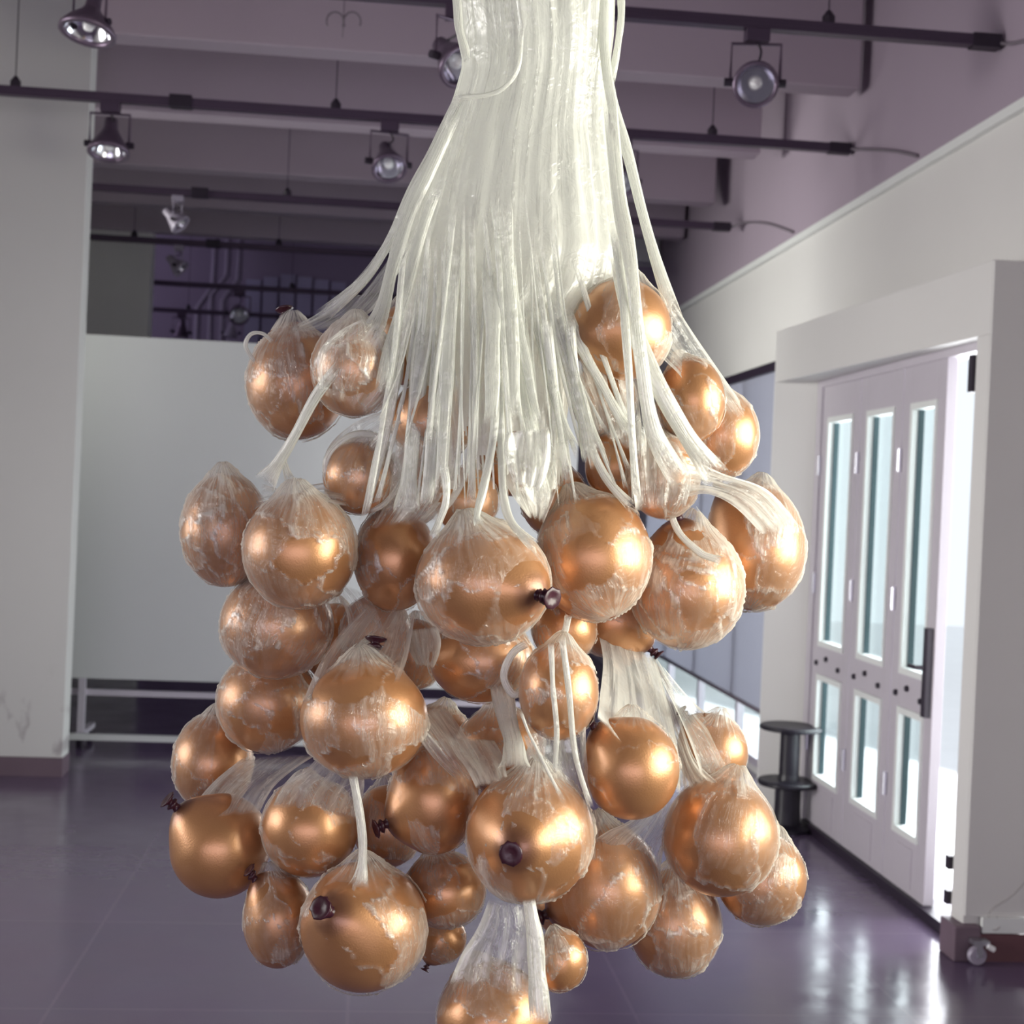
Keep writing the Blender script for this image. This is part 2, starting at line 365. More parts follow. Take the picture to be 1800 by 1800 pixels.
o = obj('wall_right_partition', bm, M['wall'], bevel=0.004); o['kind'] = 'structure'
# end wall that faces the camera beyond the pier
struct('wall_right_end', [((Fn.x+0.002, 5.085, 0.16), (2.949, 5.0995, 2.552)), ((XW+0.01, 5.09, 2.553), (2.949, 5.0995, ZC))], M['wall'])
struct('baseboard_right', [((Fn.x+0.06, 5.065, 0.105), (2.949, 5.084, 0.16))], M['bead'])
struct('baseboard_right_foot', [((Fn.x-0.004, 5.07, 0.0), (2.949, 5.098, 0.10))], M['redbase'])
struct('trim_2', [((Fn.x-0.045, 5.062, 0.0), (Fn.x+0.055, 5.20, 0.13))], M['skirt'], bevel=0.006)

# ------------------------------------------------------------------ glazed doors
DX = 2.305; DZ0, DZ1 = 0.045, 2.255
fr = empty('door_frame', (DX, 6.6, 0)); fr['kind'] = 'structure'
bm = bmesh.new(); box(bm, (DX-0.03-DX, DOOR_Y0-6.6+0.01, LINT-0.035), (0.06, 7.30-6.6, LINT-0.001)); box(bm, (-0.03, 7.225-6.6, 0), (0.06, 7.30-6.6, LINT-0.035))
obj('frame', bm, M['doorpaint'], fr)
bm = bmesh.new(); box(bm, (-0.04, DOOR_Y0-6.6+0.01, 0.001), (0.07, 7.225-6.6, 0.043)); obj('threshold_shadow', bm, M['black'], fr)  # black strip paints the shadow line below the doors and closes the gap
ys = [7.225, 6.65, 6.10, 5.62]
labels = None
for i in range(3):
    yA, yB = ys[i]-0.006, ys[i+1]+0.006           # far, near
    wd = yA-yB
    d = empty('door_%d' % (i+1), (DX, yA, 0)); d['kind'] = 'structure'
    # local frame: y runs from 0 (far) to -wd (near)
    bm = bmesh.new()
    st = 0.075; gl = 0.045; T0, T1 = -0.022, 0.022
    far_st, near_st = 0.10, 0.08
    def slab(y0, y1, z0, z1, t0=T0, t1=T1): box(bm, (t0, -y1, z0), (t1, -y0, z1))
    slab(0, far_st, DZ0, DZ1); slab(wd-near_st, wd, DZ0, DZ1)
    slab(far_st, wd-near_st, 2.09, DZ1); slab(far_st, wd-near_st, 0.80, 0.94); slab(far_st, wd-near_st, DZ0, 0.27)
    obj('leaf', bm, M['doorpaint'], d, bevel=0.003)
    bm = bmesh.new()
    slab(far_st+0.06, wd-near_st-0.06, 0.07, 0.235, -0.026, -0.021)
    obj('bottom_panel', bm, M['doorpaint'], d)
    for (z0, z1) in ((0.94, 2.09), (0.27, 0.80)):
        bm = bmesh.new(); b_ = 0.028
        slab(far_st, far_st+b_, z0, z1, -0.03, 0.0); slab(wd-near_st-b_*0.6, wd-near_st, z0, z1, -0.03, 0.0)
        slab(far_st+b_, wd-near_st-b_*0.6, z1-b_, z1, -0.03, 0.0); slab(far_st+b_, wd-near_st-b_*0.6, z0, z0+b_, -0.03, 0.0)
        obj('glazing_bead', bm, M['bead'], d)
        bm = bmesh.new()
        slab(far_st+b_, far_st+b_+0.012, z0+b_, z1-b_, -0.004, 0.02)
        obj('gasket', bm, M['gasket'], d)
        bm = bmesh.new(); slab(far_st+b_+0.012, wd-near_st-b_*0.6, z0+b_, z1-b_, 0.006, 0.010)
        obj('pane', bm, M['glass'], d)
    for q in (0.15, 0.42, 0.75):
        bm = bmesh.new()
        lathe(bm, [(0.0001, -0.012), (0.012, -0.012), (0.014, 0)], 10, Matrix.Translation((-0.022, -wd*q, 0.865+(0.02 if q == 0.42 else -0.012))) @ Matrix.Rotation(math.pi/2, 4, 'Y'))
        obj('bolt', bm, M['black'], d)
    for hz in (0.45, 1.25, 1.85):
        bm = bmesh.new(); tube(bm, [(-0.03, -0.002, hz-0.05), (-0.03, -0.002, hz+0.05)], 0.012, 10)
        obj('hinge', bm, M['steel'], d)
    if i == 2:
        bm = bmesh.new(); box(bm, (-0.05, -wd+0.015, 0.80), (-0.022, -wd+0.055, 1.16))
        tube(bm, [(-0.05, -wd+0.035, 1.0), (-0.085, -wd+0.035, 1.0), (-0.085, -wd+0.10, 1.0)], 0.010, 8)
        obj('lock_case', bm, M['black'], d, bevel=0.003)
# hardware on the pier beside the open gap
bm = bmesh.new(); box(bm, (jn.x-0.015, 5.201, 2.08), (jn.x+0.018, 5.235, 2.22)); tag(obj('door_closer', bm, M['black'], bevel=0.004), 'black closer bar at the top of the open door gap', 'door closer')
for z in (0.17, 0.30):
    bm = bmesh.new(); box(bm, (jn.x-0.017, 5.201, z), (jn.x+0.018, 5.235, z+0.05))
    tag(obj('strike_plate', bm, M['black'], bevel=0.003), 'lower black strike plate at the foot of the open gap' if z < 0.2 else 'upper black strike plate near the foot of the open gap', 'strike plate', 'strike plates on the pier')

# ------------------------------------------------------------------ window with roller blind
wn = empty('window_1', (XW+0.03, WIN_Y0, 0.04)); wn['kind'] = 'structure'
H = 2.48; LW = WIN_Y1-WIN_Y0
bm = bmesh.new(); box(bm, (-0.03, 0, 0), (0.03, LW, 0.05)); box(bm, (-0.03, 0, H-0.05), (0.03, LW, H)); box(bm, (-0.03, 0, 0), (0.03, 0.05, H)); box(bm, (-0.03, LW-0.05, 0), (0.03, LW, H))
obj('window_frame', bm, M['doorpaint'], wn)
for y in (1.25, 2.35, 3.4):
    bm = bmesh.new(); box(bm, (-0.025, y, 0.05), (0.025, y+0.05, H-0.05)); obj('mullion', bm, M['doorpaint'], wn)
bm = bmesh.new(); box(bm, (-0.003, 0.05, 0.05), (0.003, LW-0.05, H-0.05)); obj('pane', bm, M['glass'], wn)
bl = empty('roller_blind', (XW-0.03, WIN_Y0, 2.48), 'grey roller blind drawn nearly down over the tall window', 'blind')
bm = bmesh.new(); box(bm, (-0.004, 0.02, -2.07), (0.0, LW-0.02, -0.03)); obj('fabric', bm, M['blind'], bl)
bm = bmesh.new(); box(bm, (-0.03, 0.0, -0.035), (0.025, LW, 0.02)); obj('roller_cassette', bm, M['black'], bl)
bm = bmesh.new(); box(bm, (-0.012, 0.02, -2.09), (0.006, LW-0.02, -2.065)); obj('bottom_bar', bm, M['wire'], bl)

# ------------------------------------------------------------------ rails, lamps
RAILS = [(5.56, None), (7.34, None), (9.57, None), (11.52, None), (13.88, 'in'), (15.99, 'in')]
ZR = 3.50; RS = 1.65
RNAME = ['nearest', 'second nearest', 'third', 'fourth', 'fifth', 'farthest']
def rail(i, Y, x0, x1, joints, hangs):
    r = empty('track_rail', (x1, Y, ZR), 'dark lighting track under the ceiling, %s of the six tracks' % RNAME[i], 'lighting track', 'lighting tracks under the beams')
    top = (ZC if Y < YS else ZH) - ZR
    bm = bmesh.new(); box(bm, (x0-x1, -0.025, -0.022), (0, 0.025, 0.022)); box(bm, (x0-x1, -0.027, -0.005), (0, 0.027, 0.005))
    obj('rail', bm, M['rail'], r)
    bm = bmesh.new(); box(bm, (-0.10, -0.031, -0.028), (0.018, 0.031, 0.027)); obj('end_cap', bm, M['black'], r, bevel=0.003)
    for x in joints:
        bm = bmesh.new(); box(bm, (x-x1-0.055, -0.034, -0.026), (x-x1+0.055, 0.034, 0.036)); obj('joiner', bm, M['black'], r, bevel=0.004)
    for x in hangs:
        bm = bmesh.new(); tube(bm, [(x-x1, 0, 0.05), (x-x1, 0, top)], 0.0028, 6); lathe(bm, [(0.026, 0.02), (0.026, 0.05), (0.008, 0.075)], 10, Matrix.Translation((x-x1, 0, 0)), True)
        obj('suspension_wire', bm, M['black'], r)
    return r
def X_at(px, py, Y): return onY(px, py, Y).x
def zfit(px, py, Y): return onY(px, py, Y).z
rail(0, 5.56, -4.6, X_at(1749, 76, 5.56), [], [X_at(1456, 45, 5.56), -3.0])
rail(1, 7.34, -4.6, X_at(1489, 264, 7.34), [X_at(318, 186, 7.34)], [X_at(27, 155, 7.34), X_at(590, 192, 7.34), X_at(1252, 240, 7.34)])
rail(2, 9.57, -4.6, X_at(1279, 394, 9.57), [X_at(352, 338, 9.57)], [X_at(505, 340, 9.57)])
rail(3, 11.52, -4.6, 2.0, [X_at(375, 433, 11.52)], [X_at(236, 418, 11.52), X_at(490, 433, 11.52)])
rail(4, 13.88, X_at(264, 498, 13.88), 2.0, [], [X_at(513, 508, 13.88)])
rail(5, 15.99, X_at(264, 544, 15.99), 2.0, [], [X_at(330, 560, 15.99)])
def cable(pts, r, m, label, name='power_cable', cat='cable', grp=None):
    bm = bmesh.new(); tube(bm, catmull(pts, 24), r, 6); o = obj(name, bm, m, smooth=True); return tag(o, label, cat, grp)
e = Vector((X_at(1749, 76, 5.56)+0.018, 5.56, ZR))
cable([e, onX(1776, 77, 2.40), onX(1800, 72, 2.41), onX(1840, 66, 2.41)], 0.008, M['wire'], 'thin cable running on from the end of the nearest track', grp='track end cables')
e = Vector((X_at(1489, 264, 7.34)+0.018, 7.34, ZR))
cable([e, onX(1530, 263, 2.39), onX(1575, 266, 2.405), onX(1612, 274, 2.41)], 0.009, M['wire'], 'thin cable curving along the wall from the end of the second track', grp='track end cables')
e = Vector((X_at(1279, 394, 9.57)+0.018, 9.57, ZR))
cable([e, onX(1310, 391, 2.39), onX(1350, 393, 2.405), onX(1394, 408, 2.41)], 0.009, M['wire'], 'thin cable curving along the wall from the end of the third track', grp='track end cables')

def spotlight(px, Y, aim, label, white=False, s=1.0, flare=1.0):
    s = s*RS
    x = X_at(px, 300, Y)
    z = ZR-0.022
    r = empty('spotlight', (x, Y, z), label, 'spotlight', 'spotlights on the tracks')
    mm = M['lampwhite'] if white else M['lampmetal']
    bm = bmesh.new(); box(bm, (-0.028*s, -0.018*s, -0.03*s), (0.028*s, 0.018*s, 0)); obj('adapter', bm, M['rail'] if not white else M['lampwhite'], r, bevel=0.002)
    a = Vector(aim).normalized()
    h = Vector((0, 0, -0.125*s))                       # centre of the lamp ring
    # yoke: U bracket in the plane across the aim
    ax = a.cross(Vector((0, 0, 1)));
    ax = ax.normalized() if ax.length > 0.1 else Vector((1, 0, 0))
    hw = 0.058*s
    bm = bmesh.new(); tube(bm, [h+ax*hw, Vector((0, 0, -0.034*s))+ax*hw, Vector((0, 0, -0.034*s))-ax*hw, h-ax*hw], 0.0045*s, 6)
    obj('yoke', bm, mm, r)
    for sg in (1, -1):
        bm = bmesh.new(); tube(bm, [h+ax*sg*hw*0.85, h+ax*sg*hw*1.25], 0.010*s, 8); obj('knob', bm, M['black'], r)
    rot = a.to_track_quat('Z', 'Y').to_matrix().to_4x4()
    mt = Matrix.Translation(h) @ rot
    f = flare
    bm = bmesh.new()
    lathe(bm, [(0.014*s, -0.085*s), (0.020*s, -0.080*s), (0.022*s, -0.05*s), (0.030*s, -0.035*s), (0.042*s*f, -0.005*s), (0.050*s*f, 0.012*s), (0.054*s*f, 0.020*s), (0.054*s*f, 0.030*s), (0.044*s*f, 0.030*s), (0.044*s*f, 0.018*s)], 24, mt)
    obj('lamp_head', bm, mm, r, smooth=True)
    bm = bmesh.new(); lathe(bm, [(0.001, -0.030*s), (0.020*s, -0.026*s), (0.036*s*f, -0.005*s), (0.044*s*f, 0.018*s)], 20, mt); obj('reflector', bm, M['reflector'], r, smooth=True)
    bm = bmesh.new(); lathe(bm, [(0.0005, 0.022*s), (0.012*s, 0.018*s), (0.018*s, 0.004*s), (0.014*s, -0.012*s), (0.006*s, -0.026*s)], 14, mt); obj('bulb', bm, M['bulb'], r, smooth=True)
    bm = bmesh.new(); tube(bm, catmull([(0.0, 0, -0.03*s), Vector((0.012*s, 0, -0.055*s)), h-a*0.08*s], 10), 0.003*s, 6); obj('flex', bm, M['black'], r)
    return r
spotlight(1320, 5.56, (-0.15, -1, -0.45), 'round spotlight on the nearest track, to the right of the hanging film')
spotlight(792, 5.56, (0.5, -0.7, -0.7), 'spotlight on the nearest track half hidden by the left edge of the film')
spotlight(146, 5.56, (-0.12, -0.2, -1), 'flared spotlight hanging from the nearest track in front of the white pier', s=0.82, flare=1.45)
spotlight(190, 7.34, (0, -0.25, -1), 'spotlight pointing down from the second track beside the edge of the white pier', flare=1.15)
spotlight(682, 7.34, (0.15, -0.65, -0.8), 'spotlight with a bright bulb on the second track, left of the film')
spotlight(1092, 7.34, (0.25, -0.6, -0.8), 'spotlight on the second track just behind the right rope of film')
spotlight(315, 9.57, (0.9, -0.2, -0.8), 'pale small spotlight on the third track', True, s=0.8)
spotlight(320, 11.52, (0.9, -0.2, -0.8), 'pale small spotlight on the fourth track', True, s=0.8)
spotlight(430, 13.88, (0.2, -0.9, -0.5), 'dark spotlight with a bright bulb on the fifth track above the white panel', s=1.1)
spotlight(330, 15.99, (-0.1, 0.2, -1), 'dark spotlight on the farthest track above the white panel', s=1.0)
spotlight(418, 15.99, (-0.1, 0.0, -1), 'pale spotlight on the farthest track touching the panel top line', True, s=0.9)

# wire hook with two curls over the second track
def curl(cxp, sg):
    return [onY(cxp+15*math.cos(a)*sg, 38-17*math.sin(a), 6.9) for a in [math.radians(205-235*k/16) for k in range(17)]]
bm = bmesh.new()
tube(bm, curl(589, 1), 0.0046, 6)
tube(bm, curl(619, -1), 0.0046, 6)
p = onY(604, 34, 6.9); q = onY(602, 66, 6.9)
tube(bm, [q, p, Vector((p.x, p.y, ZC))], 0.003, 6)
tag(obj('wire_hook', bm, M['wire'], smooth=True), 'thin curled wire hook hanging above the second track', 'hook')

# ------------------------------------------------------------------ white rolling panel at the back
YP = 9.0
pl, prt = -2.6, onY(1010, 900, YP).x
ptop = onY(300, 596, YP).z; pbot = onY(300, 1196, YP).z
pn = empty('rolling_panel', (pl, YP, 0), 'large white display panel on a wheeled base behind the balloons', 'display panel')
Wp = prt-pl
bm = bmesh.new(); box(bm, (0, -0.03, pbot), (Wp, 0.03, ptop)); obj('board', bm, M['panel'], pn, bevel=0.004)
for z, y in ((onY(250, 1219, YP+0.02).z, 0.02), ):
    bm = bmesh.new(); box(bm, (0.1, y-0.015, z-0.018), (Wp-0.1, y+0.015, z+0.018)); obj('crossbar', bm, M['tubewhite'], pn)
zf = onZ(250, 1298, 0.075)
bm = bmesh.new(); box(bm, (0.1, zf.y-YP-0.018, 0.058), (Wp-0.1, zf.y-YP+0.018, 0.094)); obj('front_bar', bm, M['bead'], pn)
for px in (145, 560, 1000):
    x = X_at(px, 1220, YP)-pl
    bm = bmesh.new(); box(bm, (x-0.02, -0.03, 0.058), (x+0.02, 0.01, pbot)); obj('upright', bm, M['tubewhite'], pn)
    bm = bmesh.new(); box(bm, (x-0.02, zf.y-YP, 0.06), (x+0.02, 0.35, 0.092)); obj('foot', bm, M['tubewhite'], pn)
    for yy in (zf.y-YP+0.06, 0.3):
        bm = bmesh.new(); lathe(bm, [(0.012, -0.014), (0.03, -0.014), (0.03, 0.014), (0.012, 0.014)], 14, Matrix.Translation((x, yy, 0.03)) @ Matrix.Rotation(math.pi/2, 4, 'Y'), True); obj('caster', bm, M['black'], pn)

# things in the dim hall above the panel
for k, px in enumerate((432, 462, 492, 522, 552, 582)):
    a, b = onY(px, 505, YB-0.1), onY(px+24, 592, YB-0.1)
    bm = bmesh.new(); box(bm, (a.x, YB-0.07, b.z-0.8), (a.x+0.17, YB-0.005, a.z+0.16-0.03*abs(k-2)))
    o = obj('window_%d' % (k+2), bm, M['pale_window']); o['kind'] = 'structure'
for k, (px, top) in enumerate(((348, 540), (372, 520), (392, 528))):
    a = onY(px, top, 16.8)
    bm = bmesh.new(); tube(bm, [(a.x, 16.8, 0), (a.x, 16.8, a.z), (a.x+0.16, 16.8, a.z+0.24), (a.x+0.16, 17.0, ZH)], 0.04, 8)
    tag(obj('wall_pipe', bm, M['pipe']), ['grey pipe at the far back of the hall, leftmost of three', 'grey pipe at the far back of the hall, middle of three', 'grey pipe at the far back of the hall, rightmost of three'][k], 'pipe', 'pipes in the back of the hall')

# ------------------------------------------------------------------ side table by the doors
tb = onZ(1390, 1468, 0.0); tb = Vector((2.0, 7.15, 0))
t = empty('pedestal_table', (tb.x, tb.y, 0), 'dark two-tier round pedestal table standing beside the glazed doors', 'table')
zt = onY(1388, 1275, tb.y).z; zl = onY(1388, 1371, tb.y).z
tx = X_at(1388, 1330, tb.y)-tb.x
def disc(name, z, r, th, m):
    bm = bmesh.new(); lathe(bm, [(0.001, z-th), (r-0.006, z-th), (r, z-th+0.006), (r, z-0.006), (r-0.006, z), (0.001, z)], 40, Matrix.Translation((tx, 0, 0))); obj(name, bm, m, t)
disc('tabletop', zt, 0.158, 0.022, M['table']); disc('shelf', zl, 0.155, 0.026, M['table'])
bm = bmesh.new(); lathe(bm, [(0.055, zl+0.001), (0.05, zl+0.03), (0.05, zt-0.045), (0.056, zt-0.0225)], 28, Matrix.Translation((tx, 0, 0)), True); obj('upper_post', bm, M['table'], t)
bm = bmesh.new(); lathe(bm, [(0.13, 0.0), (0.13, 0.02), (0.07, 0.035), (0.065, 0.10), (0.065, zl-0.027)], 28, Matrix.Translation((tx, 0, 0)), True); obj('pedestal', bm, M['table'], t)

# caster wheel and loose cable at the foot of the end wall
cw = onY(1717, 1680, 5.03)
c = empty('caster_wheel', (cw.x, 5.03, 0), 'grey caster wheel at the foot of the white end wall by the doors', 'caster')
bm = bmesh.new(); lathe(bm, [(0.012, -0.014), (0.030, -0.014), (0.034, -0.008), (0.034, 0.008), (0.030, 0.014), (0.012, 0.014)], 22, Matrix.Translation((0, 0, 0.035)) @ Matrix.Rotation(math.pi/2, 4, 'X'), True); obj('wheel', bm, M['lampwhite'], c)
bm = bmesh.new(); box(bm, (-0.008, -0.019, 0.03), (0.014, -0.015, 0.088)); box(bm, (-0.008, 0.015, 0.03), (0.014, 0.019, 0.088)); box(bm, (-0.02, -0.02, 0.075), (0.04, 0.03, 0.09)); obj('fork', bm, M['steel'], c)
bm = bmesh.new(); tube(bm, [(0, -0.022, 0.035), (0, 0.022, 0.035)], 0.006, 8); obj('axle', bm, M['steel'], c)
bm = bmesh.new(); tube(bm, [(0.03, -0.02, 0.075), (0.055, -0.02, 0.062)], 0.010, 8); obj('brake_pedal', bm, M['bulb'], c)
cable([onY(1815, 1535, 5.074), onY(1780, 1575, 5.074), onY(1745, 1598, 5.074), onY(1737, 1618, 5.074), onY(1742, 1632, 5.070), onY(1752, 1634, 5.060), onY(1760, 1622, 5.074), onY(1752, 1612, 5.074)], 0.0022, M['wirepale'], 'loose thin grey wire curling down the white end wall', 'loose_wire', 'wire')

# ================================================================== the hanging sculpture
D0 = 2.0
CXP, CYP = 868, 1180
# name, cx, cy, rx, ry (pixels at its depth), knot (dx, dy up, dz to camera) or None, film cover 0..1, label   -- front ones first
B = [
 ('c35', 932, 1468, 112, 116, (-0.22, 0.02, 1.0), 0.38, 'gold balloon facing forward with its dark knot in the middle, lower centre of the bunch'),
 ('c16', 850, 1024, 118, 108, (0.72, -0.14, 0.72), 0.6, 'large gold balloon at the centre of the bunch, dark knot on its right side'),
 ('c17', 1043, 978, 102, 112, None, 0.5, 'bright gold balloon with a wide shine, directly right of the central balloon'),
 ('c25', 640, 1264, 112, 102, (0.1, 0.9, -0.3), 0.32, 'large shiny gold balloon with a dazzling patch on its right, left of centre'),
 ('c43', 866, 1792, 98, 100, None, 0.45, 'lowest gold balloon, cut off by the bottom edge of the photo'),
 ('c36', 1266, 1470, 100, 104, None, 0.40, 'large gold balloon under creased film at the right of the lower bunch'),
 ('c41', 640, 1628, 111, 112, (-0.38, 0.42, 0.83), 0.30, 'large brown gold balloon with forward knot, lowest on the left side'),
 ('c32', 545, 1454, 85, 86, None, 0.32, 'dim gold balloon between the bare far left one and the centre'),
 ('c38', 1065, 1558, 97, 108, (-0.9, -0.35, 0.1), 0.50, 'film-wrapped gold balloon just right of and below the one with the central knot'),
 ('c28', 1110, 1350, 84, 90, (-0.68, 0.72, 0.15), 0.12, 'smooth bare gold balloon with a dark knot at its upper left, right of centre'),
 ('c18', 1206, 1032, 101, 108, (-0.15, 0.98, 0.25), 0.72, 'gold balloon under white film with its dark knot straight up, right side'),
 ('c13', 527, 968, 99, 102, None, 0.75, 'big film-wrapped gold balloon on the left beside the outermost one'),
 ('c2', 624, 648, 76, 84, None, 1.0, 'smaller gold balloon crinkled in white film in front of the upper left one'),
 ('c4', 1092, 580, 88, 90, (-0.88, -0.22, 0.5), 0.3, 'highest gold balloon on the right, dark knot pointing left'),
 ('c31', 387, 1486, 88, 91, (-0.70, 0.70, 0.3), 0.0, 'bare brown gold balloon with a black knot, lowest on the far left'),
 ('c34', 762, 1405, 80, 96, (-0.85, -0.3, 0.45), 0.42, 'gold balloon left of the one with the central knot, own knot at its left'),
 ('c14', 694, 982, 73, 92, None, 0.4, 'shaded egg-shaped gold balloon just left of the central balloon'),
 ('c39', 1186, 1622, 82, 94, None, 0.62, 'gold balloon hanging lowest on the right side of the bunch'),
 ('c23', 1076, 1090, 76, 66, (0.75, -0.66, 0.15), 0.1, 'gold balloon under the bright one, its round black knot sticking out below right'),
 ('c19', 1327, 962, 87, 112, (-0.6, 0.8, 0.1), 0.7, 'large wrapped gold balloon at the far right, level with the central one'),
 ('c20', 486, 1098, 98, 94, None, 0.7, 'wrapped gold balloon with a clear pointed film flap, left side below the big pair'),
 ('c22', 846, 1158, 92, 76, None, 0.6, 'gold balloon tucked right below the central balloon, with a small film ring'),
 ('c27', 982, 1216, 70, 86, None, 0.55, 'gold balloon behind vertical film strands, under the central balloon on its right'),
 ('c24', 470, 1234, 88, 88, None, 0.36, 'gold balloon left of the dazzling large one, third down on the left edge'),
 ('c12', 396, 932, 77, 98, None, 0.85, 'outermost gold balloon on the far left, wrapped in white crinkled film'),
 ('c37', 1338, 1544, 79, 80, None, 0.50, 'smaller wrapped gold balloon at the lower far right behind a larger one'),
 ('c40', 490, 1616, 62, 84, (-0.5, 0.75, 0.3), 0.42, 'narrow gold balloon at the lower left, its small knot at the top'),
 ('c30', 374, 1340, 70, 84, None, 0.48, 'gold balloon above the bare far left one, under ribbed film'),
 ('c29', 1252, 1322, 62, 68, (-0.62, 0.76, 0.1), 0.3, 'small gold balloon at the right with a pointed dark knot against the window'),
 ('c5', 1214, 704, 60, 76, None, 0.5, 'oval gold balloon at the upper right, framed between two ropes of film'),
 ('c9', 1166, 838, 64, 74, None, 0.8, 'pale wrapped gold balloon behind film strands above the right-hand group'),
 ('c10', 634, 838, 66, 66, None, 0.6, 'dark glossy gold balloon inside a round collar of film, upper left of centre'),
 ('c8', 1084, 820, 56, 62, None, 0.25, 'small orange gold balloon showing between strands above the bright one'),
 ('c6', 1266, 764, 68, 78, None, 0.8, 'wrapped gold balloon at the upper far right edge, behind the oval one'),
 ('c1', 522, 674, 88, 99, (-0.2, 0.9, -0.2), 0.5, 'big gold balloon at the upper left edge, with a film loop beside it'),
 ('c3', 716, 606, 62, 72, None, 0.3, 'orange gold balloon peeping out beside the white curtain, upper left'),
 ('c33', 682, 1452, 62, 72, None, 0.25, 'deep brown balloon in shade behind the dim left-hand pair'),
 ('c42', 782, 1564, 72, 66, None, 0.35, 'dark brown balloon in shade below the one with its knot at the left'),
 ('c44', 986, 1688, 46, 54, None, 0.5, 'small gold balloon at the bottom, right of the lowest one'),
 ('c47', 776, 1650, 44, 42, (-0.45, -0.85, 0.2), 0.4, 'small dark balloon with a hanging knot near the bottom, left of the lowest one'),
 ('c15', 820, 880, 56, 60, None, 0.3, 'reddish balloon in shade just above the central balloon'),
 ('c11', 905, 806, 62, 66, (-0.5, -0.75, 0.5), 0.75, 'balloon in crinkled white film among the strands, above the central one'),
 ('c7', 1062, 704, 56, 66, None, 0.5, 'pinkish shaded balloon behind film, under the highest right-hand one'),
 ('c21', 660, 1112, 62, 66, None, 0.6, 'film-covered shaded balloon between the egg-shaped and the dazzling ones'),
 ('c48', 880, 1318, 78, 76, None, 0.5, 'shaded balloon behind strands above the one with the central knot'),
 ('c49', 760, 740, 72, 72, None, 0.4, 'balloon almost hidden behind the white strands, left of the middle'),
 ('c50', 930, 690, 70, 72, None, 0.4, 'balloon almost hidden behind the white strands, right of the middle'),
 ('c51', 1000, 1590, 60, 60, None, 0.4, 'deep brown balloon in shade behind the lower right group'),
 ('c52', 1175, 1230, 62, 60, None, 0.6, 'pale balloon veiled by the bright film web, right of the strands'),
]
B = [b for b in B if b[0] != 'c52']
B += [('c54', 992, 1104, 58, 62, None, 0.3, 'orange sliver of a balloon between the central one and the bright one'),
      ('c55', 728, 1150, 58, 62, None, 0.55, 'dark balloon in film left below the central one, over the dazzling one'),
      ('c56', 770, 1300, 60, 60, None, 0.5, 'reddish shaded balloon right beside the dazzling one, behind film'),
      ('c57', 590, 1130, 60, 70, None, 0.4, 'shaded balloon behind the left group, between two wrapped ones'),
      ('c58', 720, 860, 60, 66, None, 0.55, 'balloon veiled by white strand ends above the egg-shaped one'),
      ('c59', 975, 880, 60, 64, None, 0.5, 'balloon in shade behind the strands, left of the bright one')]
POS = {}
def base_depth(cx, cy):
    q = min(1.0, ((cx-CXP)/560.0)**2)
    return D0 - 0.22*math.sqrt(1-q) + (0.06 if cy < 900 else 0)
for (k, cx, cy, rx, ry, kn, cov, lab) in B:
    d = base_depth(cx, cy); rm = min(rx, ry)*0.5 + (rx+ry)*0.25
    for _ in range(400):
        ok = True; sc = d/FPX; p = P(cx, cy, d)
        for (q, r2) in POS.values():
            if (p-q).length < (rm*sc + r2)*1.05: ok = False; break
        if ok: break
        d += 0.004
    POS[k] = (P(cx, cy, d), rm*d/FPX)
DEPTH = {k: (v[0]-CAM).dot(Fv) for k, v in POS.items()}

def basis_vec(v): return Rv*v[0] + Uv*v[1] - Fv*v[2]
def balloon_profile():
    prof = []
    n = 30
    for i in range(n+1):
        a = math.pi*i/n                       # 0 at the knot pole
        r, z = math.sin(a), math.cos(a)
        if z > 0.55:                          # draw the pole out into a short neck
            u = (z-0.55)/0.45
            z = z + 0.16*u**3
            r = r*(1-0.10*u) + 0.02*u
        prof.append((max(r, 0.03 if i == 0 else 0.0005), z))
    return prof
PROF = balloon_profile()
def rot_to(v):
    return Vector(v).normalized().to_track_quat('Z', 'Y').to_matrix()

def crease(p, seed):
    s = Vector((seed*3.1, seed*1.7, -seed*2.3))
    a = noise.noise(p*1.7+s); b = noise.noise(p*3.9-s); c = noise.noise(p*9.0+s*2)
    ridge = (1-abs(a))**10; r2 = (1-abs(b))**12
    return a, b, c, ridge, r2

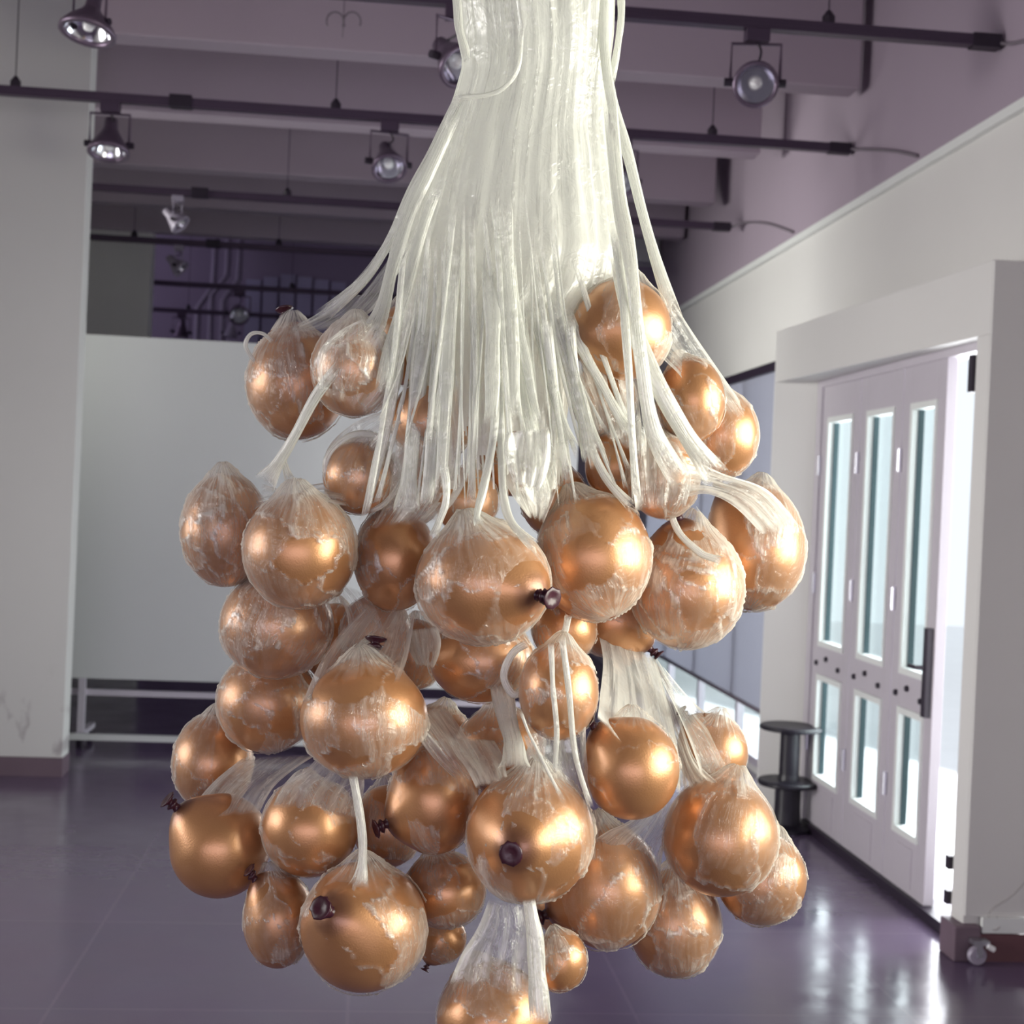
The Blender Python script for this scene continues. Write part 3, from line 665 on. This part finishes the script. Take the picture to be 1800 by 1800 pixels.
def make_balloon(idx, k, cx, cy, rx, ry, kn, cov, lab):
    c, rm = POS[k]; d = DEPTH[k]; sx, sy = rx*d/FPX, ry*d/FPX; sz = (sx+sy)/2*0.97
    root = empty('balloon', c, lab, 'balloon', 'gold balloons in the hanging film')
    kv = Vector(kn) if kn else Vector((0.25*math.sin(idx*2.1), 0.5, -0.9))
    kv.normalize(); R = rot_to(kv)
    def place(v):                              # local lathe space -> world offset
        v = R @ Vector(v); return basis_vec((v.x*sx, v.y*sy, v.z*sz))
    bm = bmesh.new(); n = 48
    rings = [[bm.verts.new(place((r*math.cos(2*math.pi*j/n), r*math.sin(2*math.pi*j/n), z))) for j in range(n)] for r, z in PROF]
    for a, b in zip(rings, rings[1:]):
        for j in range(n): bm.faces.new((a[j], a[(j+1) % n], b[(j+1) % n], b[j]))
    bm.faces.new(rings[0]); bm.faces.new(rings[-1])
    skin = obj('balloon_skin', bm, M['gold'], root, smooth=True)
    ak = skin.data.attributes.new('near_knot', 'FLOAT', 'POINT')
    ak.data.foreach_set('value', [(0.6*sstep(0.97, 1.12, z) if kn else 0.0) for r_, z in PROF for _ in range(n)])
    if kn:
        zt = PROF[0][1]
        bm = bmesh.new()
        big = 1.35
        kp = [(0.16, -0.055), (0.10, -0.02), (0.065, 0.02), (0.05, 0.07), (0.075, 0.095), (0.095, 0.12), (0.085, 0.15), (0.05, 0.165), (0.055, 0.19), (0.11, 0.225), (0.135, 0.25), (0.12, 0.262), (0.06, 0.245), (0.004, 0.235)]
        rg = []
        for r, z in kp:
            rg.append([bm.verts.new(place((r*big*math.cos(2*math.pi*j/18)*(1+0.12*math.sin(3*j+z*40)), r*big*math.sin(2*math.pi*j/18), zt-0.02+z*1.15))) for j in range(18)])
        for a, b in zip(rg, rg[1:]):
            for j in range(18): bm.faces.new((a[j], a[(j+1) % 18], b[(j+1) % 18], b[j]))
        bm.faces.new(rg[-1])
        obj('knot', bm, M['knot'], root, smooth=True)
    if cov > 0.05:
        film_wrap(root, idx, sx, sy, sz, cov, kv)
    return root

def mesh_attrs(o, cos, alphas):
    me = o.data
    a = me.attributes.new('film_co', 'FLOAT_VECTOR', 'POINT'); a.data.foreach_set('vector', [x for v in cos for x in v])
    b = me.attributes.new('film_a', 'FLOAT', 'POINT'); b.data.foreach_set('value', alphas)

def film_obj(name, verts, faces, cos, al, parent):
    used = sorted({i for f in faces for i in f}); mp = {u: i for i, u in enumerate(used)}
    me = bpy.data.meshes.new(name)
    me.from_pydata([verts[u] for u in used], [], [[mp[i] for i in f] for f in faces])
    for p in me.polygons: p.use_smooth = True
    me.materials.append(M['film'])
    o = bpy.data.objects.new(name, me); COL.objects.link(o)
    if parent: o.parent = parent
    mesh_attrs(o, [cos[u] for u in used], [al[u] for u in used])
    return o

def film_wrap(root, seed, sx, sy, sz, cov, kv):
    """clinging film on one balloon: milky facets with sharp folds between them, bare where it lies tight, gathered to a point on top"""
    rnd = random.Random(seed*13+5)
    t = Vector((rnd.uniform(-0.35, 0.35), 1.0, rnd.uniform(-0.3, 0.25))).normalized()
    R = rot_to(t); na, nt = 104, 64
    cells = []
    for _ in range(22):
        v = Vector((rnd.gauss(0, 1), rnd.gauss(0, 1), rnd.gauss(0, 1))).normalized()
        q = rnd.random()
        cells.append((v, 0.0 if q > 0.28+0.85*cov else rnd.choice((0.12, 0.18, 0.26, 0.38))*(0.65+0.6*cov), rnd.uniform(-0.008, 0.012)))
    foldw = [[rnd.random() for _ in cells] for _ in cells]
    verts, cos, al, keep = [], [], [], []
    for i in range(nt+1):
        th = math.pi*(0.02+0.96*i/nt)
        for j in range(na):
            ph = 2*math.pi*j/na
            n = R @ Vector((math.sin(th)*math.cos(ph), math.sin(th)*math.sin(ph), math.cos(th)))
            s = Vector((seed*3.1, seed*1.7, -seed*2.3))
            a = noise.noise(n*2.2+s); b = noise.noise(n*5.5-s); c = noise.noise(n*11.0+s*2)
            wn = (n + Vector((a, b, noise.noise(n*2.6-s*1.3)))*0.16)
            best = sorted(((wn-cv).length, k) for k, (cv, _, _) in enumerate(cells))[:2]
            e = best[1][0]-best[0][0]; k1, k2 = best[0][1], best[1][1]
            fw = foldw[min(k1, k2)][max(k1, k2)]
            fold = sstep(0.055, 0.012, e)*sstep(0.35, 0.75, fw+0.35*cov)
            pl = noise.noise(Vector((math.cos(ph)*4.2, math.sin(ph)*4.2, th*0.5+seed)))
            p2_ = noise.noise(Vector((math.cos(ph)*9, math.sin(ph)*9, th*0.8-seed)))
            hood = sstep(0.55+0.75*cov, 0.10, th + 0.22*pl + 0.12*b)
            pull = sstep(0.62, 0.02, th)
            dk = n.dot(kv); kd = sstep(0.90, 0.99, dk)*0.10; hole = sstep(0.93, 0.97, dk)
            f = 1.016 + max(0, cells[k1][2]) + 0.012*max(c, 0) + 0.030*fold + 0.018*hood*max(0, p2_+0.2) + 0.02*hood + pull*pull*0.20 + kd
            verts.append(basis_vec((n.x*sx*f, n.y*sy*f, n.z*sz*f)))
            cos.append((math.cos(ph)*1.1+a*0.10, math.sin(ph)*1.1+b*0.05, th*0.13+seed*0.37))
            base = cells[k1][1]*(0.8+0.5*b)
            al.append(min(1.2, (base + 0.62*fold*(0.35+0.65*cov) + hood*(0.30+0.45*cov)*(0.75+0.7*p2_))*(1-hole)))
            keep.append(al[-1] > 0.045)
    faces = []
    for i in range(nt):
        for j in range(na):
            q = (i*na+j, i*na+(j+1) % na, (i+1)*na+(j+1) % na, (i+1)*na+j)
            if sum(keep[x] for x in q) >= 2: faces.append(q)
    if faces: film_obj('film_wrap', verts, faces, cos, al, root)

for i, b in enumerate(B): make_balloon(i, *b)

# ------------------------------------------------------------------ the film itself
fpos = P(935, -300, 1.95)
film = empty('cling_film', Vector((fpos.x, fpos.y, ZC)), 'white cling film hanging from the ceiling as a curtain with strands and webs', 'plastic film')
FO = film.location.copy()

# hanging curtain
TAB = [(-760, 905, 985), (-560, 880, 1010), (-330, 845, 1050), (-140, 815, 1080), (0, 803, 1080), (60, 812, 1078), (120, 811, 1072), (170, 798, 1068), (220, 780, 1068), (300, 752, 1078),
       (360, 736, 1088), (430, 718, 1098), (500, 708, 1082), (560, 708, 1034), (620, 714, 1012), (700, 724, 1002), (800, 738, 990), (860, 748, 985)]
def tab(y):
    for (y0, l0, r0), (y1, l1, r1) in zip(TAB, TAB[1:]):
        if y <= y1:
            u = (y-y0)/(y1-y0); return l0+(l1-l0)*u, r0+(r1-r0)*u
    return TAB[-1][1:]
na, nt = 220, 190
verts, cos, al, keep = [], [], [], []
DT = 1.93
for i in range(nt+1):
    y = -760 + 1620*i/nt
    l, r = tab(y); hw, cxx = (r-l)/2, (r+l)/2
    for j in range(na):
        a = 2*math.pi*j/na; ca, sa = math.cos(a), math.sin(a)
        n1 = noise.noise(Vector((ca*2.6, sa*2.6, y*0.0016)))
        n2 = noise.noise(Vector((ca*8+5, sa*8, y*0.0024)))
        n3 = noise.noise(Vector((ca*5, sa*5+9, y*0.016)))
        n4 = noise.noise(Vector((ca*13+5, sa*13, y*0.004)))
        k = 1 + 0.08*n1 + 0.05*n2 + 0.02*n3 + 0.014*n4
        if abs(ca) > 0.85: k = 1 + (k-1)*0.5
        x = cxx + ca*hw*k; dp = DT + sa*hw*k*0.62*DT/FPX - sstep(350, 850, y)*0.10
        verts.append(P(x, y, dp)-FO)
        cos.append((ca*1.55, sa*1.55, y*0.00055))
        op = 0.66 + 0.20*n2 + 0.30*n1 + 0.34*sstep(150, 420, y)
        al.append(max(0.75, op*1.5))
        lim = -1.2 + 1.42*sstep(580, 900, y)
        m = 0.6*n2 + 0.5*n4 + 0.5*noise.noise(Vector((ca*11, sa*11, y*0.0022)))
        keep.append(m > lim)
faces = []
for i in range(nt):
    for j in range(na):
        q = (i*na+j, i*na+(j+1) % na, (i+1)*na+(j+1) % na, (i+1)*na+j)
        if all(keep[x] for x in q): faces.append(q)
film_obj('hanging_sheet', verts, faces, cos, al, film)

def strand(pts, w0, w1, d0, d1, alpha=0.9, fan=1.0, seed=0, name='film_strand', sag=0.0, flat=0.4, fin=0.16):
    """a rope of gathered film along a path: a flattened, pleated tube that opens out at its lower end"""
    n = 34; m = 10
    path = catmull([Vector((x, y, 0)) for x, y in pts], n)
    verts, cos, al = [], [], []
    for i, p in enumerate(path):
        u = i/(n-1); q = path[min(i+1, n-1)]-path[max(i-1, 0)]; tx, ty = q.x, q.y; L = math.hypot(tx, ty) or 1
        nx, ny = -ty/L, tx/L
        w = (w0+(w1-w0)*u)*0.5*(1+0.22*noise.noise(Vector((u*5+seed, seed*0.7, 0)))) * (1+(fan-1)*sstep(0.72, 1, u))
        d = d0+(d1-d0)*u - sag*math.sin(u*math.pi)
        wob = 2.0*noise.noise(Vector((u*4, seed*1.3, 3)))
        for j in range(m):
            a = 2*math.pi*j/m; k = 1+0.20*noise.noise(Vector((math.cos(a)*1.5, math.sin(a)*1.5+seed, u*2.5)))
            o = math.cos(a)*w*k + wob; dz = math.sin(a)*w*flat*k*d/FPX
            verts.append(P(p.x+nx*o, p.y+ny*o, d+dz)-FO)
            cos.append((math.cos(a)*0.35+seed*0.61, math.sin(a)*0.35, u*L*n*0.0006))
            al.append(1.35*alpha*(1-0.25*sstep(0.8, 1, u)*(fan > 1.2))*sstep(0, fin, u)*sstep(1.0, 0.80, u+0.10*noise.noise(Vector((j*1.7, seed, 0)))))
    faces = [(i*m+j, i*m+(j+1) % m, (i+1)*m+(j+1) % m, (i+1)*m+j) for i in range(n-1) for j in range(m)]
    return film_obj(name, verts, faces, cos, al, film)

def web(A, Bb, dA, dB, alpha=0.6, holes=0.0, seed=0, nu=30, nv=18, bulge=0.0):
    """a thin sheet of film stretched between two edges"""
    a = catmull([Vector((x, y, 0)) for x, y in A], nu); b = catmull([Vector((x, y, 0)) for x, y in Bb], nu)
    verts, cos, al, keep = [], [], [], []
    for i in range(nu):
        u = i/(nu-1)
        for j in range(nv):
            v = j/(nv-1); p = a[i].lerp(b[i], v)
            d0 = dA[0]+(dA[1]-dA[0])*u; d1 = dB[0]+(dB[1]-dB[0])*u
            nn = noise.noise(Vector((v*7+seed, u*1.2, seed*0.31))); n2 = noise.noise(Vector((v*3.1+seed, u*2.2, seed*1.31)))
            verts.append(P(p.x, p.y, d0+(d1-d0)*v + 0.008*nn - bulge*math.sin(v*math.pi))-FO)
            cos.append((v*1.1+seed, u*0.16, seed*0.2))
            edge = max(sstep(0.12, 0, v), sstep(0.88, 1, v))
            al.append((alpha*(0.75+0.9*max(0, nn)) + 0.35*edge)*sstep(0, 0.14, u)*sstep(1.0, 0.86, u+0.08*nn))
            keep.append((0.5*nn+0.7*n2) > -0.75+holes*1.0 or edge > 0.3)
    faces = []
    for i in range(nu-1):
        for j in range(nv-1):
            q = (i*nv+j, i*nv+j+1, (i+1)*nv+j+1, (i+1)*nv+j)
            if all(keep[x] for x in q): faces.append(q)
    return film_obj('film_web', verts, faces, cos, al, film)

def dep(k, off=-0.0):
    return DEPTH[k] - POS[k][1] + off
F = 0.0
# ropes along the curtain's two sides
strand([(1078, -120), (1092, 0), (1086, 80), (1072, 150)], 14, 12, 1.93, 1.92, 0.85, seed=1)
strand([(1066, -100), (1062, 60), (1075, 170), (1100, 260), (1128, 370), (1160, 480), (1190, 565)], 18, 20, 1.90, 1.86, 0.95, 1.4, seed=2)
strand([(1068, 150), (1085, 330), (1100, 420), (1112, 500), (1128, 640), (1150, 760), (1200, 850)], 24, 26, 1.86, 1.76, 0.9, 1.6, seed=3, sag=0.07)
strand([(1085, 440), (1110, 560), (1150, 660), (1205, 760), (1262, 840)], 30, 34, 1.80, 1.78, 0.9, 1.5, seed=4, sag=0.05)
strand([(1080, 400), (1096, 520), (1105, 640), (1112, 760), (1120, 890)], 16, 12, 1.78, 1.74, 0.85, 1.3, seed=5, sag=0.04)
strand([(815, 160), (770, 250), (728, 330), (690, 410), (640, 490), (560, 560)], 20, 16, 1.90, 1.93, 0.85, 1.8, seed=6)
strand([(800, 200), (755, 300), (715, 390), (690, 470), (672, 540), (650, 590)], 24, 26, 1.88, 1.84, 0.9, 1.8, seed=7)
strand([(770, 330), (735, 430), (712, 520), (690, 600), (672, 690)], 20, 20, 1.86, 1.80, 0.85, 1.4, seed=8)
strand([(798, -60), (806, 40), (822, 110)], 14, 16, 1.88, 1.86, 0.8, seed=9)
strand([(800, 172), (850, 168), (890, 150), (912, 110), (918, 40)], 9, 9, 1.80, 1.80, 0.9, seed=10)
# rope from the pair at the upper left down to the outermost balloon
strand([(600, 640), (560, 690), (520, 760), (490, 812), (462, 850)], 20, 18, dep('c2'), dep('c12', 0.02), 0.8, 2.4, seed=11)
strand([(575, 670), (530, 740), (500, 800), (512, 850)], 10, 10, dep('c2', 0.01), dep('c12', 0.03), 0.7, 2.0, seed=12)
# strands that fan from the curtain to the balloons below
rnd = random.Random(3)
ends = []
for k in range(56):
    u = (k+0.5)/56
    x0 = 715 + u*300 + rnd.uniform(-8, 8); x1 = 640 + u*480 + rnd.uniform(-22, 22)
    y0 = rnd.uniform(330, 560); y1 = rnd.choice([760, 810, 850, 880, 900]) + rnd.uniform(-25, 25)
    if 0.30 < u < 0.72: y1 = min(y1, 890)
    xm = x0 + (x1-x0)*0.42 + rnd.uniform(-8, 8)
    w = rnd.choice([3, 4, 5, 7, 10, 18, 26])
    strand([(x0, y0), (xm, (y0+y1)/2), (x1, y1)], w*1.25, w*0.8, 1.80 + 0.04*abs(u-0.5), 1.74+0.10*abs(u-0.5)+rnd.uniform(0, 0.03), rnd.uniform(0.6, 0.9) if w > 8 else 1.0, rnd.choice([1, 1.2, 2.2]), seed=20+k, flat=0.22, fin=0.45)
# strands that land on the two front balloons
dz = dep('c16', 0.03)
strand([(872, 640), (868, 760), (850, 860), (838, 905), (842, 922)], 16, 12, 1.78, dz, 0.95, 1.5, seed=81)
strand([(878, 640), (880, 780), (884, 870), (902, 920), (940, 960)], 16, 12, 1.78, dz, 0.95, 1.5, seed=82)
strand([(960, 560), (975, 720), (968, 830), (950, 900)], 20, 12, 1.79, dep('c17', 0.02), 0.9, 1.5, seed=83)
strand([(1000, 560), (1020, 720), (1060, 830), (1110, 890)], 18, 14, 1.80, dep('c17', 0.03), 0.9, 1.6, seed=84)
strand([(780, 820), (785, 870), (772, 915), (760, 945)], 14, 12, 1.76, dep('c16', 0.05), 0.8, 1.2, seed=85)
# cords through the middle of the bunch
strand([(880, 1200), (892, 1260), (902, 1310), (905, 1352)], 40, 36, dep('c22', 0.01), dep('c35', 0.02), 0.75, 1.5, seed=86)
strand([(968, 1130), (972, 1200), (978, 1290), (975, 1360)], 10, 8, dep('c27', -0.03), dep('c27', -0.02), 0.8, seed=87)
strand([(988, 1120), (1000, 1220), (1012, 1330), (1040, 1420)], 12, 9, dep('c27', -0.03), dep('c27', -0.01), 0.75, seed=88)
strand([(915, 1250), (935, 1300), (962, 1352), (985, 1400)], 6, 6, dep('c27', -0.02), dep('c27', -0.01), 0.7, seed=89)
strand([(620, 1360), (632, 1430), (638, 1500), (630, 1560)], 14, 16, dep('c25', 0.04), dep('c41', 0.02), 0.55, 2.6, seed=90)
strand([(660, 1110), (620, 1150), (580, 1200), (545, 1235)], 14, 14, dep('c21', -0.01), dep('c25', 0.03), 0.7, 1.6, seed=91)
strand([(1180, 905), (1195, 935), (1230, 970), (1270, 985)], 12, 12, dep('c18', 0.0), dep('c18', -0.005), 0.85, 1.2, seed=92)
strand([(1000, 1080), (985, 1130), (950, 1175), (905, 1225)], 12, 10, dep('c22', -0.015), dep('c22', -0.005), 0.85, 1.1, seed=93)
strand([(930, 1130), (900, 1150), (885, 1190), (905, 1222), (938, 1190), (940, 1145)], 13, 13, dep('c22', -0.03), dep('c22', -0.03), 0.95, 1.0, seed=94)
strand([(930, 1580), (940, 1640), (945, 1720), (950, 1800)], 24, 34, dep('c43', 0.02), dep('c43', -0.005), 0.7, 1.2, seed=95)
# loop beside the upper left balloon, collar round the dark glossy balloon
strand([(452, 640), (432, 610), (440, 588), (462, 586), (480, 602)], 7, 7, DEPTH['c1']-0.04, DEPTH['c1']-0.05, 0.8, seed=96)
strand([(690, 790), (655, 765), (610, 770), (575, 805), (578, 850), (600, 885)], 13, 10, dep('c10', 0.02), dep('c10', 0.03), 0.85, 1.0, seed=97)
strand([(690, 795), (705, 840), (680, 880), (648, 900)], 11, 9, dep('c10', 0.02), dep('c10', 0.03), 0.8, 1.0, seed=98)
# webs of film between balloons
web([(690, 400), (640, 475), (560, 550), (470, 590)], [(740, 400), (700, 480), (655, 545), (600, 580)], (1.90, 1.95), (1.87, 1.86), 0.30, 0.25, seed=1)
web([(1165, 500), (1215, 580), (1270, 660), (1325, 740)], [(1120, 520), (1150, 610), (1195, 660), (1240, 720)], (1.88, 1.95), (1.85, 1.84), 0.38, 0.10, seed=2)
web([(1200, 800), (1270, 832), (1350, 862), (1410, 930)], [(1190, 880), (1240, 868), (1290, 890), (1340, 940)], (1.82, 1.92), (1.80, 1.80), 0.7, 0.0, seed=3)
web([(1050, 1105), (1060, 1160), (1055, 1220), (1050, 1265)], [(1150, 1150), (1172, 1230), (1192, 1320), (1196, 1400)], (dep('c23', 0.04), dep('c28', 0.0)), (dep('c23', 0.05), dep('c36', 0.03)), 0.95, -0.15, seed=4)
web([(1150, 1150), (1178, 1200), (1198, 1270), (1222, 1335), (1262, 1375)], [(1105, 1180), (1150, 1260), (1190, 1330), (1196, 1390)], (dep('c23', 0.05), dep('c36', 0.03)), (dep('c23', 0.05), dep('c36', 0.05)), 0.9, 0.0, seed=5)
web([(1160, 1165), (1215, 1230), (1275, 1285), (1318, 1360)], [(1155, 1180), (1190, 1250), (1215, 1310), (1235, 1370)], (dep('c29', 0.05), dep('c29', 0.05)), (dep('c29', 0.0), dep('c36', 0.03)), 0.28, 0.0, seed=6)
web([(650, 1060), (600, 1110), (560, 1170), (530, 1240)], [(730, 1070), (725, 1110), (715, 1160), (700, 1200)], (dep('c21', 0.0), dep('c25', 0.03)), (dep('c21', 0.0), dep('c25', 0.03)), 0.32, 0.25, seed=7)
web([(460, 850), (500, 860), (560, 850), (610, 845)], [(440, 900), (480, 880), (540, 878), (610, 890)], (dep('c12', 0.02), dep('c10', 0.04)), (dep('c12', 0.03), dep('c13', 0.04)), 0.35, 0.1, seed=8)
web([(430, 1330), (380, 1370), (345, 1410), (330, 1440)], [(560, 1325), (520, 1350), (480, 1385), (455, 1430)], (dep('c24', 0.06), dep('c31', 0.03)), (dep('c24', 0.05), dep('c32', 0.04)), 0.42, 0.1, seed=9)
web([(560, 1330), (540, 1350), (500, 1380), (478, 1420)], [(640, 1365), (640, 1385), (635, 1410), (630, 1440)], (dep('c25', 0.06), dep('c32', 0.01)), (dep('c25', 0.05), dep('c32', 0.03)), 0.40, 0.2, seed=10)
web([(860, 1580), (840, 1630), (810, 1680), (790, 1730)], [(925, 1585), (945, 1640), (955, 1700), (965, 1760)], (dep('c35', 0.06), dep('c43', 0.03)), (dep('c35', 0.06), dep('c43', 0.02)), 0.45, 0.15, seed=11)
web([(700, 1250), (730, 1290), (760, 1330), (800, 1370)], [(780, 1240), (810, 1280), (840, 1330), (860, 1375)], (dep('c25', 0.03), dep('c34', 0.01)), (dep('c48', 0.0), dep('c35', 0.05)), 0.42, 0.2, seed=12)
web([(920, 1290), (930, 1320), (950, 1350), (975, 1375)], [(1030, 1260), (1030, 1310), (1035, 1360), (1045, 1425)], (dep('c27', 0.02), dep('c35', 0.06)), (dep('c28', 0.02), dep('c28', 0.05)), 0.32, 0.2, seed=13)
web([(1150, 1400), (1110, 1440), (1070, 1460), (1040, 1480)], [(1195, 1400), (1180, 1450), (1165, 1500), (1160, 1540)], (dep('c28', 0.04), dep('c38', 0.03)), (dep('c36', 0.05), dep('c38', 0.06)), 0.35, 0.2, seed=14)
web([(995, 600), (1010, 650), (1030, 700), (1045, 760)], [(1120, 660), (1125, 720), (1130, 770), (1135, 810)], (1.84, 1.80), (1.86, 1.82), 0.45, 0.2, seed=15)
web([(680, 720), (620, 745), (575, 790), (565, 850)], [(760, 740), (740, 790), (715, 840), (690, 890)], (1.84, dep('c10', 0.05)), (1.80, dep('c10', 0.04)), 0.5, 0.15, seed=16)
web([(700, 760), (690, 830), (680, 880), (650, 930)], [(830, 780), (820, 840), (800, 880), (765, 920)], (1.80, dep('c14', 0.01)), (1.78, dep('c16', 0.05)), 0.45, 0.25, seed=17)
web([(870, 780), (880, 830), (900, 870), (930, 910)], [(990, 770), (985, 830), (975, 870), (955, 920)], (1.78, dep('c16', 0.05)), (1.77, dep('c17', 0.04)), 0.55, 0.25, seed=18)
web([(1115, 720), (1110, 790), (1112, 850), (1118, 900)], [(1190, 780), (1210, 820), (1215, 850), (1205, 890)], (1.80, 1.77), (1.80, 1.78), 0.45, 0.1, seed=19)
web([(640, 560), (600, 580), (560, 620), (560, 690)], [(710, 570), (712, 620), (700, 690), (650, 735)], (dep('c2', 0.0), dep('c2', 0.0)), (dep('c2', 0.02), dep('c2', 0.02)), 0.25, 0.3, seed=20, bulge=0.0)
web([(855, 930), (800, 950), (765, 985), (745, 1030)], [(900, 930), (930, 960), (955, 990), (965, 1020)], (dep('c16', 0.03), dep('c16', 0.05)), (dep('c16', 0.03), dep('c16', 0.05)), 0.0, 0.9, seed=21)
# crumpled scraps of film caught between the balloons
web([(782, 1292), (800, 1325), (822, 1355), (838, 1388)], [(868, 1300), (882, 1325), (888, 1345), (892, 1368)], (dep('c34', 0.02), dep('c35', 0.02)), (dep('c48', -0.01), dep('c35', 0.02)), 0.85, 0.3, seed=31)
web([(890, 758), (886, 790), (892, 820), (905, 850)], [(965, 750), (968, 790), (962, 830), (945, 868)], (1.75, 1.74), (1.75, 1.74), 0.8, 0.2, seed=32)
web([(712, 1105), (715, 1130), (722, 1150), (735, 1172)], [(768, 1100), (775, 1125), (772, 1150), (762, 1175)], (dep('c55', 0.0), dep('c55', 0.0)), (dep('c22', 0.0), dep('c22', 0.0)), 0.5, 0.3, seed=33)
web([(940, 1290), (925, 1320), (918, 1345), (925, 1365)], [(1010, 1290), (1020, 1330), (1030, 1370), (1040, 1410)], (dep('c27', 0.03), dep('c35', 0.06)), (dep('c28', 0.03), dep('c28', 0.06)), 0.35, 0.1, seed=34)
web([(560, 1010), (590, 1040), (610, 1080), (612, 1120)], [(640, 1040), (660, 1070), (672, 1100), (680, 1130)], (dep('c13', 0.05), dep('c21', 0.0)), (dep('c14', 0.05), dep('c21', 0.0)), 0.3, 0.1, seed=35)
